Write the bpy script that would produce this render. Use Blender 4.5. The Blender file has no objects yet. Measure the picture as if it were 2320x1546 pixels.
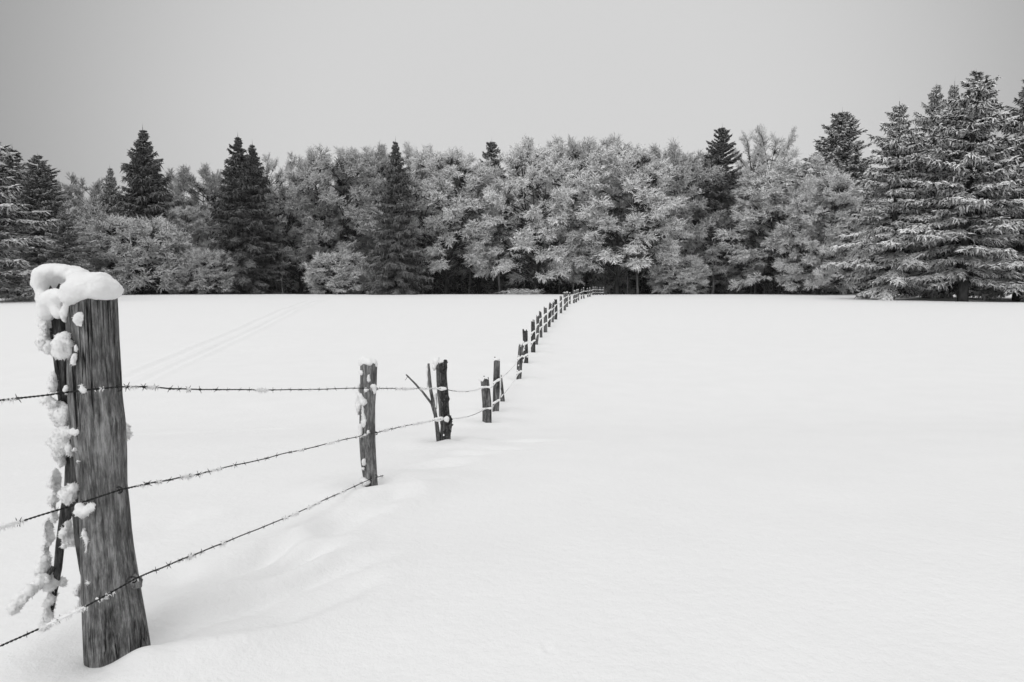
import bpy, bmesh, math
import numpy as np
from mathutils import Vector, Matrix

S = bpy.context.scene
COL = S.collection
rad = math.radians

# ------------------------------------------------------------------ camera
F = 1500.0                      # focal length in pixels of the 2320 px wide photograph
CU, CV = 1160.0, 773.0
PITCH = math.atan(133 / F)      # looking slightly down
CAMZ = 1.35
cam = bpy.data.cameras.new("camera")
cam.sensor_width = 36.0
cam.lens = F / 2320 * 36.0
cam.clip_start = 0.05
cam.clip_end = 5000
cam.dof.use_dof = True
cam.dof.focus_distance = 14.0
cam.dof.aperture_fstop = 11.0
camo = bpy.data.objects.new("camera", cam)
COL.objects.link(camo)
camo.location = (0, 0, CAMZ)
camo.rotation_euler = (math.pi / 2 - PITCH, 0, 0)
S.camera = camo

# ------------------------------------------------------------------ sky and sun
SUN_EL, SUN_AZ = rad(34), rad(208)          # azimuth clockwise from +Y: behind the camera, to the left
W = bpy.data.worlds.new("World")
S.world = W
W.use_nodes = True
nt = W.node_tree
nt.nodes.clear()
def wn(t, **k):
    n = nt.nodes.new(t)
    for a, b in k.items():
        setattr(n, a, b)
    return n
out = wn('ShaderNodeOutputWorld')
bg = wn('ShaderNodeBackground')
bg.inputs['Strength'].default_value = 0.1
sky = wn('ShaderNodeTexSky', sky_type='NISHITA', sun_disc=False, sun_elevation=SUN_EL, sun_rotation=SUN_AZ,
         air_density=1.0, dust_density=6.0, ozone_density=1.0)
bw = wn('ShaderNodeRGBToBW')
nt.links.new(sky.outputs[0], bw.inputs[0])
tc = wn('ShaderNodeTexCoord')
sep = wn('ShaderNodeSeparateXYZ')
nt.links.new(tc.outputs['Generated'], sep.inputs[0])
dot = wn('ShaderNodeVectorMath', operation='DOT_PRODUCT')
c = Vector((0.035, 0.97, 0.13)).normalized()
dot.inputs[1].default_value = c
nt.links.new(tc.outputs['Generated'], dot.inputs[0])
patch = wn('ShaderNodeMapRange', interpolation_type='SMOOTHSTEP')     # lens falloff put into the sky: bright ahead, dimmer to the sides
for i, v in zip((1, 2, 3, 4), (0.69, 0.965, 3.0, 6.95)):
    patch.inputs[i].default_value = v
ab = wn('ShaderNodeMath', operation='ABSOLUTE')  # same bright part added behind the camera, to lighten the tree fronts
nt.links.new(dot.outputs['Value'], ab.inputs[0])
nt.links.new(ab.outputs[0], patch.inputs[0])
zen = wn('ShaderNodeMapRange', interpolation_type='SMOOTHSTEP')       # overcast sky: brighter overhead
for i, v in zip((1, 2, 3, 4), (0.45, 1.0, 0.0, 10.9)):
    zen.inputs[i].default_value = v
nt.links.new(sep.outputs[2], zen.inputs[0])
add = wn('ShaderNodeMath', operation='ADD')
nt.links.new(patch.outputs[0], add.inputs[0])
nt.links.new(zen.outputs[0], add.inputs[1])
mixw = wn('ShaderNodeMix', data_type='FLOAT')
mixw.inputs[0].default_value = 0.93
nt.links.new(bw.outputs[0], mixw.inputs[2])
nt.links.new(add.outputs[0], mixw.inputs[3])
nt.links.new(mixw.outputs[0], bg.inputs['Color'])
nt.links.new(bg.outputs[0], out.inputs[0])

sl = bpy.data.lights.new("sun", 'SUN')
sl.energy = 0.95
sl.angle = rad(65)
sl.color = (1, 1, 1)
so = bpy.data.objects.new("sun", sl)
COL.objects.link(so)
sd = Vector((math.sin(SUN_AZ) * math.cos(SUN_EL), math.cos(SUN_AZ) * math.cos(SUN_EL), math.sin(SUN_EL)))
so.rotation_euler = sd.to_track_quat('Z', 'Y').to_euler()
so.location = (-20, -30, 40)

vs = S.view_settings
vs.view_transform = 'Standard'
vs.look = 'None'
vs.exposure = 0.0
vs.gamma = 1.0
S.cycles.max_bounces = 8
S.cycles.diffuse_bounces = 5
S.cycles.use_denoising = True

# ------------------------------------------------------------------ helpers
def ray(u, v):
    x, y = (u - CU) / F, -(v - CV) / F
    cp, sp = math.cos(PITCH), math.sin(PITCH)
    return np.array([x, cp + y * sp, -sp + y * cp])
def at(u, v, Y):
    """world point seen at photo pixel (u, v), Y metres in front of the camera"""
    d = ray(u, v)
    return np.array([0, 0, CAMZ]) + d * (Y / d[1])

def tag(o, label=None, cat=None, group=None, kind=None):
    for k, v in (('label', label), ('category', cat), ('group', group), ('kind', kind)):
        if v:
            o[k] = v
    return o
def empty(name, loc, label, cat, group=None):
    o = bpy.data.objects.new(name, None)
    o.empty_display_size = 0.2
    COL.objects.link(o)
    o.location = loc
    return tag(o, label, cat, group)
def link(name, me, parent=None, world=True):
    o = bpy.data.objects.new(name, me)
    COL.objects.link(o)
    if parent is not None:
        o.parent = parent
        if world:       # mesh is in world coordinates
            top = parent
            o.location = -Vector(parent['origin']) if 'origin' in parent else -parent.location
    return o

def mesh_tris(name, V, T, mat, smooth=False):
    V = np.asarray(V, np.float32)
    T = np.asarray(T, np.int32)
    me = bpy.data.meshes.new(name)
    me.vertices.add(len(V))
    me.vertices.foreach_set("co", V.ravel())
    k = T.shape[1]
    me.loops.add(T.size)
    me.loops.foreach_set("vertex_index", T.ravel())
    me.polygons.add(len(T))
    me.polygons.foreach_set("loop_start", np.arange(0, T.size, k, dtype=np.int32))
    me.polygons.foreach_set("use_smooth", np.full(len(T), smooth, bool))
    me.update(calc_edges=True)
    me.validate()
    me.materials.append(mat)
    return me

class Geo:
    def __init__(s):
        s.V, s.T, s.n = [], [], 0
    def add(s, V, T):
        s.V.append(np.asarray(V, float)); s.T.append(np.asarray(T, int) + s.n); s.n += len(V)
    def blades(s, P, D, L, Wd, rng):
        """tapered three-sided spikes from P along D"""
        P = np.asarray(P, float).reshape(-1, 3)
        n = len(P)
        if n == 0: return
        D = np.asarray(D, float).reshape(-1, 3)
        D = D / (np.linalg.norm(D, axis=1, keepdims=True) + 1e-9)
        L = np.broadcast_to(L, n)[:, None]; Wd = np.broadcast_to(Wd, n)[:, None]
        R = rng.normal(size=(n, 3))
        U = np.cross(D, R); U /= np.linalg.norm(U, axis=1, keepdims=True) + 1e-9
        Q = np.cross(D, U)
        vs_ = []
        for k in range(3):
            a = 2 * math.pi * k / 3
            vs_.append(P + D * L * 0.12 + Wd * 0.5 * (U * math.cos(a) + Q * math.sin(a)))
        vs_.append(P + D * L)
        V = np.stack(vs_, 1).reshape(-1, 3)
        b = np.arange(n)[:, None] * 4
        T = np.concatenate([b + [0, 1, 3], b + [1, 2, 3], b + [2, 0, 3]], 0)
        s.add(V, T)
    def tube(s, P, R, k=6, cap=True):
        P = np.asarray(P, float)
        m = len(P)
        R = np.broadcast_to(R, m)
        t = np.gradient(P, axis=0); t /= np.linalg.norm(t, axis=1, keepdims=True) + 1e-9
        ref = np.array([0.0, 0, 1]) if abs(t[:, 2]).mean() < 0.8 else np.array([1.0, 0, 0])
        U = np.cross(t, ref); U /= np.linalg.norm(U, axis=1, keepdims=True) + 1e-9
        Q = np.cross(t, U)
        a = np.arange(k) * 2 * math.pi / k
        V = P[:, None] + R[:, None, None] * (U[:, None] * np.cos(a)[None, :, None] + Q[:, None] * np.sin(a)[None, :, None])
        V = V.reshape(-1, 3)
        i, j = np.meshgrid(np.arange(m - 1), np.arange(k), indexing='ij')
        A = (i * k + j).ravel(); B = (i * k + (j + 1) % k).ravel()
        T = np.concatenate([np.stack([A, A + k, B], 1), np.stack([B, A + k, B + k], 1)])
        if cap:
            V = np.concatenate([V, P[[0]], P[[-1]]])
            jj = np.arange(k); n0 = m * k
            T = np.concatenate([T, np.stack([jj, (jj + 1) % k, np.full(k, n0)], 1),
                                np.stack([(m - 1) * k + (jj + 1) % k, (m - 1) * k + jj, np.full(k, n0 + 1)], 1)])
        s.add(V, T)
    def mesh(s, name, mat, smooth=False):
        return mesh_tris(name, np.concatenate(s.V), np.concatenate(s.T), mat, smooth)

def two_mats(name, ga, ma, gb, mb):
    na_ = sum(len(x) for x in ga.V)
    Ta, Tb = np.concatenate(ga.T), np.concatenate(gb.T) + na_
    me = mesh_tris(name, np.concatenate(ga.V + gb.V), np.concatenate([Ta, Tb]), ma)
    me.materials.append(mb)
    me.polygons.foreach_set('material_index', np.r_[np.zeros(len(Ta), np.int32), np.ones(len(Tb), np.int32)])
    return me

# lattice noise in numpy
def _h(*a):
    x = np.zeros_like(a[0], dtype=np.uint64)
    for q, p in zip(a, (73856093, 19349663, 83492791)):
        x = x ^ ((q.astype(np.int64) & 0xffffffff).astype(np.uint64) * np.uint64(p))
    x = (x ^ (x >> np.uint64(13))) * np.uint64(1274126177) & np.uint64(0xffffffff)
    x = (x ^ (x >> np.uint64(16))) * np.uint64(2246822519) & np.uint64(0xffffffff)
    return (x & np.uint64(0xffff)).astype(float) / 32767.5 - 1
def noise(P, seed=0):
    P = np.asarray(P, float) + seed * 17.31
    d = P.shape[-1]
    I = np.floor(P).astype(np.int64); f = P - I; f = f * f * (3 - 2 * f)
    r = 0
    for c_ in range(2 ** d):
        o = [(c_ >> k) & 1 for k in range(d)]
        w = 1
        for k in range(d):
            w = w * (f[..., k] if o[k] else 1 - f[..., k])
        r = r + w * _h(*[I[..., k] + o[k] for k in range(d)])
    return r
def fbm(P, octs=3, seed=0):
    return sum(noise(np.asarray(P) * 2 ** k, seed + k) * 0.5 ** k for k in range(octs))
def sstep(a, b, x):
    t = np.clip((x - a) / (b - a), 0, 1)
    return t * t * (3 - 2 * t)

# ------------------------------------------------------------------ materials
def mat(name):
    m = bpy.data.materials.new(name)
    m.use_nodes = True
    t = m.node_tree
    b = t.nodes['Principled BSDF']
    b.inputs['Roughness'].default_value = 0.9
    b.inputs['Specular IOR Level'].default_value = 0.15
    return m, t, b
def nd(t, typ, **k):
    n = t.nodes.new(typ)
    for a, b in k.items():
        setattr(n, a, b)
    return n
def ramp(t, src, stops, interp='LINEAR'):
    r = nd(t, 'ShaderNodeValToRGB')
    r.color_ramp.interpolation = interp
    e = r.color_ramp.elements
    while len(e) < len(stops): e.new(0.5)
    for x, (p, g) in zip(e, stops):
        x.position = p; x.color = (g, g, g, 1)
    t.links.new(src, r.inputs[0])
    return r.outputs[0]
def noise_node(t, scale, detail=4, rough=0.6, vec=None, stretch=None):
    n = nd(t, 'ShaderNodeTexNoise')
    n.inputs['Scale'].default_value = scale
    n.inputs['Detail'].default_value = detail
    n.inputs['Roughness'].default_value = rough
    co = nd(t, 'ShaderNodeTexCoord').outputs['Object'] if vec is None else vec
    if stretch:
        mp = nd(t, 'ShaderNodeMapping')
        mp.inputs['Scale'].default_value = stretch
        t.links.new(co, mp.inputs[0]); co = mp.outputs[0]
    t.links.new(co, n.inputs['Vector'])
    return n.outputs[0]
def bump(t, b, h, strength, dist):
    n = nd(t, 'ShaderNodeBump')
    n.inputs['Strength'].default_value = strength
    n.inputs['Distance'].default_value = dist
    t.links.new(h, n.inputs['Height'])
    t.links.new(n.outputs[0], b.inputs['Normal'])
def math_(t, op, a, b_=None, clamp=False):
    n = nd(t, 'ShaderNodeMath', operation=op, use_clamp=clamp)
    for i, x in enumerate((a, b_)):
        if x is None: continue
        if isinstance(x, (int, float)): n.inputs[i].default_value = x
        else: t.links.new(x, n.inputs[i])
    return n.outputs[0]

def snow_mat(name, base, bump_scale, bump_dist):
    m, t, b = mat(name)
    n1 = noise_node(t, 1.7, 3)
    t.links.new(ramp(t, n1, [(0.3, base - 0.012), (0.7, base + 0.012)]), b.inputs['Base Color'])
    n2 = noise_node(t, bump_scale, 5, 0.7)
    bump(t, b, n2, 0.5, bump_dist)
    b.inputs['Roughness'].default_value = 0.75
    return m
M_SNOW = snow_mat('snow_field_surface', 0.86, 14, 0.02)
M_CAP = snow_mat('clinging_snow', 0.86, 120, 0.006)

def wood_mat(name, lo, mid, hi, sc=1.0):
    m, t, b = mat(name)
    grain = noise_node(t, 1.0, 6, 0.65, stretch=(60 * sc, 60 * sc, 2.4 * sc))
    fine = noise_node(t, 1.0, 5, 0.7, stretch=(240 * sc, 240 * sc, 22 * sc))
    blot = noise_node(t, 1.0, 5, 0.7, stretch=(55 * sc, 55 * sc, 13 * sc))
    g = math_(t, 'ADD', math_(t, 'MULTIPLY', grain, 0.36), math_(t, 'MULTIPLY', fine, 0.34))
    g = math_(t, 'ADD', g, math_(t, 'MULTIPLY', blot, 0.40))
    ck = noise_node(t, 1.0, 3, 0.55, stretch=(34 * sc, 34 * sc, 0.8 * sc))
    line = nd(t, 'ShaderNodeMapRange', interpolation_type='SMOOTHSTEP')
    line.inputs[1].default_value = 0.003; line.inputs[2].default_value = 0.02
    t.links.new(math_(t, 'ABSOLUTE', math_(t, 'SUBTRACT', ck, 0.5)), line.inputs[0])
    big = noise_node(t, 3.2 * sc, 2, 0.5)
    gate = nd(t, 'ShaderNodeMapRange', interpolation_type='SMOOTHSTEP')
    gate.inputs[1].default_value = 0.38; gate.inputs[2].default_value = 0.52
    t.links.new(big, gate.inputs[0])
    crack = math_(t, 'MAXIMUM', line.outputs[0], gate.outputs[0])
    patches = noise_node(t, 1.0, 2, 0.5, stretch=(11 * sc, 11 * sc, 3 * sc))
    g = math_(t, 'ADD', g, math_(t, 'MULTIPLY', math_(t, 'SUBTRACT', patches, 0.5), 0.22))
    col = ramp(t, g, [(0.43, lo), (0.545, mid), (0.66, hi)])
    mc = nd(t, 'ShaderNodeMix', data_type='RGBA')
    mc.inputs[6].default_value = (lo * .35,) * 3 + (1,)
    t.links.new(crack, mc.inputs[0]); t.links.new(col, mc.inputs[7]); t.links.new(mc.outputs[2], b.inputs['Base Color'])
    bump(t, b, math_(t, 'ADD', math_(t, 'ADD', grain, fine), crack), 0.8, 0.007 / sc)
    return m
M_POST = wood_mat('weathered_post_wood', 0.032, 0.15, 0.37)
M_DARKWOOD = wood_mat('dark_split_wood', 0.012, 0.05, 0.13)
M_FARPOST = wood_mat('old_post_wood', 0.014, 0.11, 0.30, 0.7)
M_BARKPOST = wood_mat('rough_barked_wood', 0.010, 0.05, 0.16, 0.9)

m, t, b = mat('rusty_wire'); M_WIRE = m
t.links.new(ramp(t, noise_node(t, 90, 3), [(0.35, 0.012), (0.7, 0.05)]), b.inputs['Base Color'])
b.inputs['Metallic'].default_value = 0.3; b.inputs['Roughness'].default_value = 0.6
m, t, b = mat('rime_crystals'); M_RIME = m
b.inputs['Base Color'].default_value = (0.86, 0.86, 0.86, 1)

m, t, b = mat('tree_bark'); M_BARK = m
bn = noise_node(t, 1.0, 5, 0.6, stretch=(3, 3, 0.8))
bc = ramp(t, bn, [(0.35, 0.02), (0.68, 0.085)])
geo = nd(t, 'ShaderNodeNewGeometry')
sx = nd(t, 'ShaderNodeSeparateXYZ'); t.links.new(geo.outputs['True Normal'], sx.inputs[0])
fz = nd(t, 'ShaderNodeMapRange', interpolation_type='SMOOTHSTEP')
fz.inputs[1].default_value = 0.35; fz.inputs[2].default_value = 0.8
t.links.new(sx.outputs[2], fz.inputs[0])
mx = nd(t, 'ShaderNodeMix', data_type='RGBA')
t.links.new(fz.outputs[0], mx.inputs[0]); t.links.new(bc, mx.inputs[6]); mx.inputs[7].default_value = (0.4, 0.4, 0.4, 1)
t.links.new(mx.outputs[2], b.inputs['Base Color'])

def foliage(name, dark, white, z0, z1, nsc, keep):
    """snow or rime lying on the upper side of twigs; amount set by the tree's own 'snow' property"""
    m, t, b = mat(name)
    geo = nd(t, 'ShaderNodeNewGeometry')
    sx = nd(t, 'ShaderNodeSeparateXYZ'); t.links.new(geo.outputs['True Normal'], sx.inputs[0])
    fz = nd(t, 'ShaderNodeMapRange', interpolation_type='SMOOTHSTEP')
    fz.inputs[1].default_value = z0; fz.inputs[2].default_value = z1
    t.links.new(sx.outputs[2], fz.inputs[0])
    at_ = nd(t, 'ShaderNodeAttribute', attribute_type='OBJECT', attribute_name='snow')
    nz = noise_node(t, nsc, 3, 0.6)
    pat = nd(t, 'ShaderNodeMapRange', interpolation_type='SMOOTHSTEP')
    pat.inputs[1].default_value = 0.34; pat.inputs[2].default_value = 0.62
    pat.inputs[3].default_value = keep; pat.inputs[4].default_value = 1.0
    t.links.new(nz, pat.inputs[0])
    f = math_(t, 'MULTIPLY', math_(t, 'MULTIPLY', fz.outputs[0], at_.outputs['Fac']), pat.outputs[0], True)
    mx = nd(t, 'ShaderNodeMix', data_type='RGBA')
    mx.inputs[6].default_value = (dark,) * 3 + (1,); mx.inputs[7].default_value = (white,) * 3 + (1,)
    t.links.new(f, mx.inputs[0]); t.links.new(mx.outputs[2], b.inputs['Base Color'])
    return m
M_NEEDLE = foliage('snowy_needles', 0.022, 0.92, -0.4, 0.4, 0.6, 0.5)
M_TWIG = foliage('rimed_twigs', 0.045, 0.95, -1.1, -0.2, 0.35, 0.85)
m, t, b = mat('bare_twigs'); M_BARE = m
b.inputs['Base Color'].default_value = (0.03, 0.03, 0.03, 1)  # bare bark, darkened further to deepen the shade between sprays

# ------------------------------------------------------------------ the snow field
PD = np.array([-30, 0.5, 2.2, 4.67, 6.84, 9.5, 11, 14, 19.5, 27, 38, 53, 75, 94, 112, 135, 170, 400, 1500.])
PZ = np.array([-1.2, -1.28, -1.32, -1.485, -1.69, -2.02, -2.09, -2.13, -2.08, -2.0, -1.80, -1.70, -1.68, -1.70, -2.5, -3.5, -4.2, -6.5, -9.])
_h0 = np.diff(PD); _dl = np.diff(PZ) / _h0
_m = np.zeros(len(PD)); _m[1:-1] = np.where(_dl[:-1] * _dl[1:] > 0, 2 * _dl[:-1] * _dl[1:] / (_dl[:-1] + _dl[1:] + 1e-12), 0)
_m[0], _m[-1] = _dl[0], _dl[-1]
def profile(y):
    y = np.clip(y, PD[0], PD[-1] - 1e-6)
    i = np.clip(np.searchsorted(PD, y, side='right') - 1, 0, len(PD) - 2)
    h = _h0[i]; s = (y - PD[i]) / h
    return ((2 * s**3 - 3 * s**2 + 1) * PZ[i] + (s**3 - 2 * s**2 + s) * h * _m[i]
            + (-2 * s**3 + 3 * s**2) * PZ[i + 1] + (s**3 - s**2) * h * _m[i + 1])
def base_ground(x, y):
    z = profile(y) + CAMZ
    z = z - 1.15 * sstep(-50, -74, x) * sstep(55, 90, y)
    z = z + 0.05 * sstep(-20, -50, x) * sstep(70, 90, y)
    return z
def hit(u, v, g=None):
    g = g or base_ground
    d = ray(u, v)
    Y = np.exp(np.linspace(math.log(1.0), math.log(110.0), 6000))
    X = d[0] / d[1] * Y; Z = CAMZ + d[2] / d[1] * Y
    k = np.argmax(Z <= g(X, Y))
    if Z[k] > g(X[k], Y[k]): k = len(Y) - 1
    return np.array([X[k], Y[k], Z[k]])

# (u, v of the foot, u, v of the wooden top, width in px) of every post along the fence
POSTS = [(268, 1502, 207, 668, 112), (843, 1110, 835, 826, 37), (1008, 1006, 1000, 824, 27), (1103, 963, 1098.5, 862, 22),
 (1123, 940, 1126, 817, 15.5), (1175, 865, 1180, 786, 11), (1190, 825, 1189.5, 751, 13), (1208, 799, 1207.6, 728.5, 9.5),
 (1215, 781, 1218, 717, 7.5), (1226, 763.5, 1224, 707, 6.5), (1235.4, 752, 1235.6, 697.5, 8.4), (1244, 741, 1247, 688, 7),
 (1252, 731, 1254, 686, 5.6), (1259, 724, 1259, 679, 7), (1271, 710, 1271, 672, 5.6), (1279.6, 703.5, 1279, 664, 6),
 (1284, 695.6, 1285, 663, 5.4), (1291, 689, 1291, 664, 4.4), (1300, 687, 1301.7, 659.4, 4.4), (1305, 685, 1306.7, 658, 4.4),
 (1310.6, 681, 1310, 657, 4), (1317.4, 677.5, 1317.4, 656, 3.2), (1323, 676.4, 1322, 652.6, 3.6), (1332, 673.5, 1331, 653.8, 3.6),
 (1336.5, 672.6, 1336.5, 653, 3.6), (1344, 668.8, 1344, 651.5, 3.6), (1348.5, 668.5, 1348.5, 651, 3.4), (1353, 668.4, 1353, 651.5, 3.4),
 (1359.5, 668.2, 1359.5, 652, 3.4), (1367.4, 668.2, 1367.4, 652, 3.6), (1373, 668, 1373, 656.5, 3)]
FEET = [hit(p[0], p[1]) for p in POSTS]

# shallow marks in the snow: (u, v, half length m, half width m, depth m, angle deg)
DENTS = [(560, 1385, .30, .10, .045, 62), (640, 1300, .22, .09, .05, 70), (655, 1400, .30, .08, .05, 55), (470, 1440, .30, .12, .03, 60),
 (700, 1265, .20, .10, .035, 65), (590, 1270, .25, .10, .03, 70), (745, 1215, .2, .09, .03, 60), (800, 1180, .25, .1, .03, 60),
 (520, 1300, .3, .13, .03, 75), (890, 1140, .2, .1, .035, 50), (930, 1105, .25, .1, .03, 45), (400, 1310, .22, .1, .03, 80),
 (1000, 1060, .3, .12, .03, 40), (1110, 1020, .35, .1, .03, 15), (1180, 1000, .4, .08, .03, 10), (1060, 1035, .25, .1, .03, 30),
 (1218, 1486, .022, .016, .01, 0), (380, 1190, .25, .12, .02, 70), (720, 1330, .25, .09, .03, 60)]
_dd = [(hit(a[0], a[1]),) + a[2:] for a in DENTS]
# drift ridges: (u0,v0,u1,v1,width,height)
RIDG = [(420, 1490, 620, 1345, .16, .018), (620, 1345, 720, 1255, .15, .016), (480, 1330, 690, 1190, .2, .014),
        (860, 1150, 1060, 1030, .3, .03), (700, 1390, 580, 1460, .15, .012)]
_rr = [(hit(a[0], a[1]), hit(a[2], a[3]), a[4], a[5]) for a in RIDG]
TRK0, TRK1 = hit(150, 915), hit(722, 679)
# other faint lines across the field on the left: (u0,v0,u1,v1,width,height)
LINES = [(0, 988, 830, 956, .05, .022), (-40, 893, 330, 868, .05, .016), (0, 905, 1000, 878, .05, -.014), (0, 803, 240, 790, .05, .02), (300, 822, 700, 775, .06, .016),
         (280, 800, 1000, 740, .06, .014), (1130, 1002, 1330, 985, .07, .02)]
_ll = [(hit(a[0], a[1]), hit(a[2], a[3]), a[4], a[5]) for a in LINES]

def seg_dist(x, y, A, B):
    d = B[:2] - A[:2]; L2 = d @ d
    s = np.clip(((x - A[0]) * d[0] + (y - A[1]) * d[1]) / L2, 0, 1)
    return np.hypot(x - A[0] - s * d[0], y - A[1] - s * d[1]), s
WELLS = []      # filled by the trees
def ground(x, y):
    x = np.asarray(x, float); y = np.asarray(y, float)
    z = base_ground(x, y)
    P = np.stack([x, y], -1)
    fade = 1 / (1 + (np.hypot(x, y) / 40) ** 2)
    z = z + 0.05 * fbm(P * 0.16, 2, 3) * sstep(2, 9, np.hypot(x + 1, y - 3.5)) * fade
    z = z + 0.006 * fbm(P * 1.1, 2, 5) * fade * fade
    warp = 0.05 * fbm(P * 3, 2, 9)
    for (p, a, b_, dep, ang) in _dd:
        dx, dy = x - p[0] + warp, y - p[1] + warp
        ca, sa = math.cos(rad(ang)), math.sin(rad(ang))
        s, t_ = (dx * ca + dy * sa) / a, (-dx * sa + dy * ca) / b_
        r2 = s * s + t_ * t_
        z = z - 1.3 * dep * np.exp(-r2 * 1.2) + 0.34 * dep * np.exp(-((np.sqrt(r2) - 1.7) ** 2) * 2.5)
    for (A, B, w, hgt) in _rr:
        d, s = seg_dist(x + warp, y + warp, A, B)
        z = z + hgt * np.exp(-(d / w) ** 2)
    for i, p in enumerate(FEET[:9]):
        r = np.hypot(x - p[0], y - p[1])
        z = z + 0.05 * np.exp(-((r - 0.30) / 0.22) ** 2) - (0.03 if i else 0.02) * np.exp(-(r / 0.13) ** 2)
    for i, (ox, oy, w_, h_) in enumerate(((.10, -.06, .09, .045), (-.05, -.05, .08, .03), (.02, -.08, .1, .05), (-.05, -.07, .1, .04), (.03, -.06, .1, .05), (.04, -.05, .1, .05), (.0, -.07, .12, .05))):
        p = FEET[i]
        z = z + h_ * np.exp(-(((x - p[0] - ox) ** 2 + (y - p[1] - oy) ** 2) / w_ ** 2)) * (1 + .5 * noise(P * 9, 77))
    for (A, B, w, hgt) in _ll:
        d, s = seg_dist(x + 0.3 * noise(P * 0.25, 21), y + 0.3 * noise(P * 0.25, 22), A, B)
        z = z + 1.7 * hgt * np.exp(-(d / w) ** 2) * np.minimum(1, 12 * np.minimum(s, 1 - s)) * (0.6 + 0.6 * noise(P * 0.9, 23))
    d0, s = seg_dist(x, y, TRK0, TRK1)
    n = np.array([-(TRK1 - TRK0)[1], (TRK1 - TRK0)[0]]); n /= np.linalg.norm(n)
    sd_ = (x - TRK0[0]) * n[0] + (y - TRK0[1]) * n[1] + 0.10 * noise(P * 0.2, 31)
    k = np.clip(8 * np.minimum(s, 1 - s), 0, 1) * (1 + s * 0.8)
    for off, hh, w in ((-.44, .05, .10), (-.26, -.03, .09), (-.08, .04, .08), (.10, .04, .08), (.28, -.03, .09), (.48, .045, .11)):
        z = z + 0.7 * k * hh * np.exp(-((sd_ - off * (1 + 0.6 * s)) / (w * (1 + 0.8 * s))) ** 2)
    for (wx, wy, wr, wd) in WELLS:
        z = z - wd * np.exp(-((x - wx) ** 2 + (y - wy) ** 2) / wr ** 2)
    return z

# ------------------------------------------------------------------ fence posts
def blob(name, parts, voxel, amp, freq, mat_, seed=0, fuzz=0.0, hair=0):
    """merged lumps of snow; parts = (centre, (rx, ry, rz))"""
    bm = bmesh.new()
    for cc, r in parts:
        bmesh.ops.create_icosphere(bm, subdivisions=3, radius=1.0,
                                   matrix=Matrix.Translation(Vector(cc)) @ Matrix.Diagonal((*r, 1)))
    me = bpy.data.meshes.new('tmp'); bm.to_mesh(me); bm.free()
    o = bpy.data.objects.new('tmp', me); COL.objects.link(o)
    md = o.modifiers.new('r', 'REMESH'); md.mode = 'VOXEL'; md.voxel_size = voxel
    dg = bpy.context.evaluated_depsgraph_get()
    res = bpy.data.meshes.new_from_object(o.evaluated_get(dg))
    bpy.data.objects.remove(o); bpy.data.meshes.remove(me)
    n = len(res.vertices)
    co = np.empty(n * 3, np.float32); res.vertices.foreach_get('co', co); co = co.reshape(-1, 3).astype(float)
    no = np.empty(n * 3, np.float32); res.vertices.foreach_get('normal', no); no = no.reshape(-1, 3)
    # relax the voxel steps, then roughen
    e = np.empty(len(res.edges) * 2, np.int32); res.edges.foreach_get('vertices', e); e = e.reshape(-1, 2)
    for _ in range(4):
        acc = np.zeros_like(co); cnt = np.zeros(n)
        np.add.at(acc, e[:, 0], co[e[:, 1]]); np.add.at(acc, e[:, 1], co[e[:, 0]])
        np.add.at(cnt, e[:, 0], 1); np.add.at(cnt, e[:, 1], 1)
        co = 0.5 * co + 0.5 * acc / np.maximum(cnt, 1)[:, None]
    co = co + no * (amp * fbm(co * freq, 3, seed) + fuzz * np.maximum(0, noise(co * freq * 9, seed + 5)))[:, None]
    res.vertices.foreach_set('co', co.astype(np.float32).ravel())
    res.polygons.foreach_set('use_smooth', np.ones(len(res.polygons), bool))
    res.update()
    res.name = name
    if hair:        # rime needles standing out of the surface
        r = np.random.default_rng(seed)
        k = r.choice(n, min(n, int(n * .55)))
        k = k[noise(co[k] * 40, seed + 8) + .5 * r.normal(size=len(k)) - .5 * no[k, 2] > 0.05]
        g = Geo()
        g.blades(co[k] - no[k] * .002, no[k] + r.normal(0, .6, (len(k), 3)) - [0, 0, .2], r.uniform(.3, 1, len(k)) * hair, hair * .38, r)
        P = np.empty(len(res.polygons) * 4, np.int32)
        T = [list(p.vertices) for p in res.polygons]
        V = np.concatenate([co] + g.V)
        T += (np.concatenate(g.T) + n).tolist()
        bpy.data.meshes.remove(res)
        res = bpy.data.meshes.new(name)
        res.from_pydata(V.tolist(), [], T)
        res.polygons.foreach_set('use_smooth', np.ones(len(res.polygons), bool))
        res.update()
    res.materials.clear(); res.materials.append(mat_)
    return res

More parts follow.
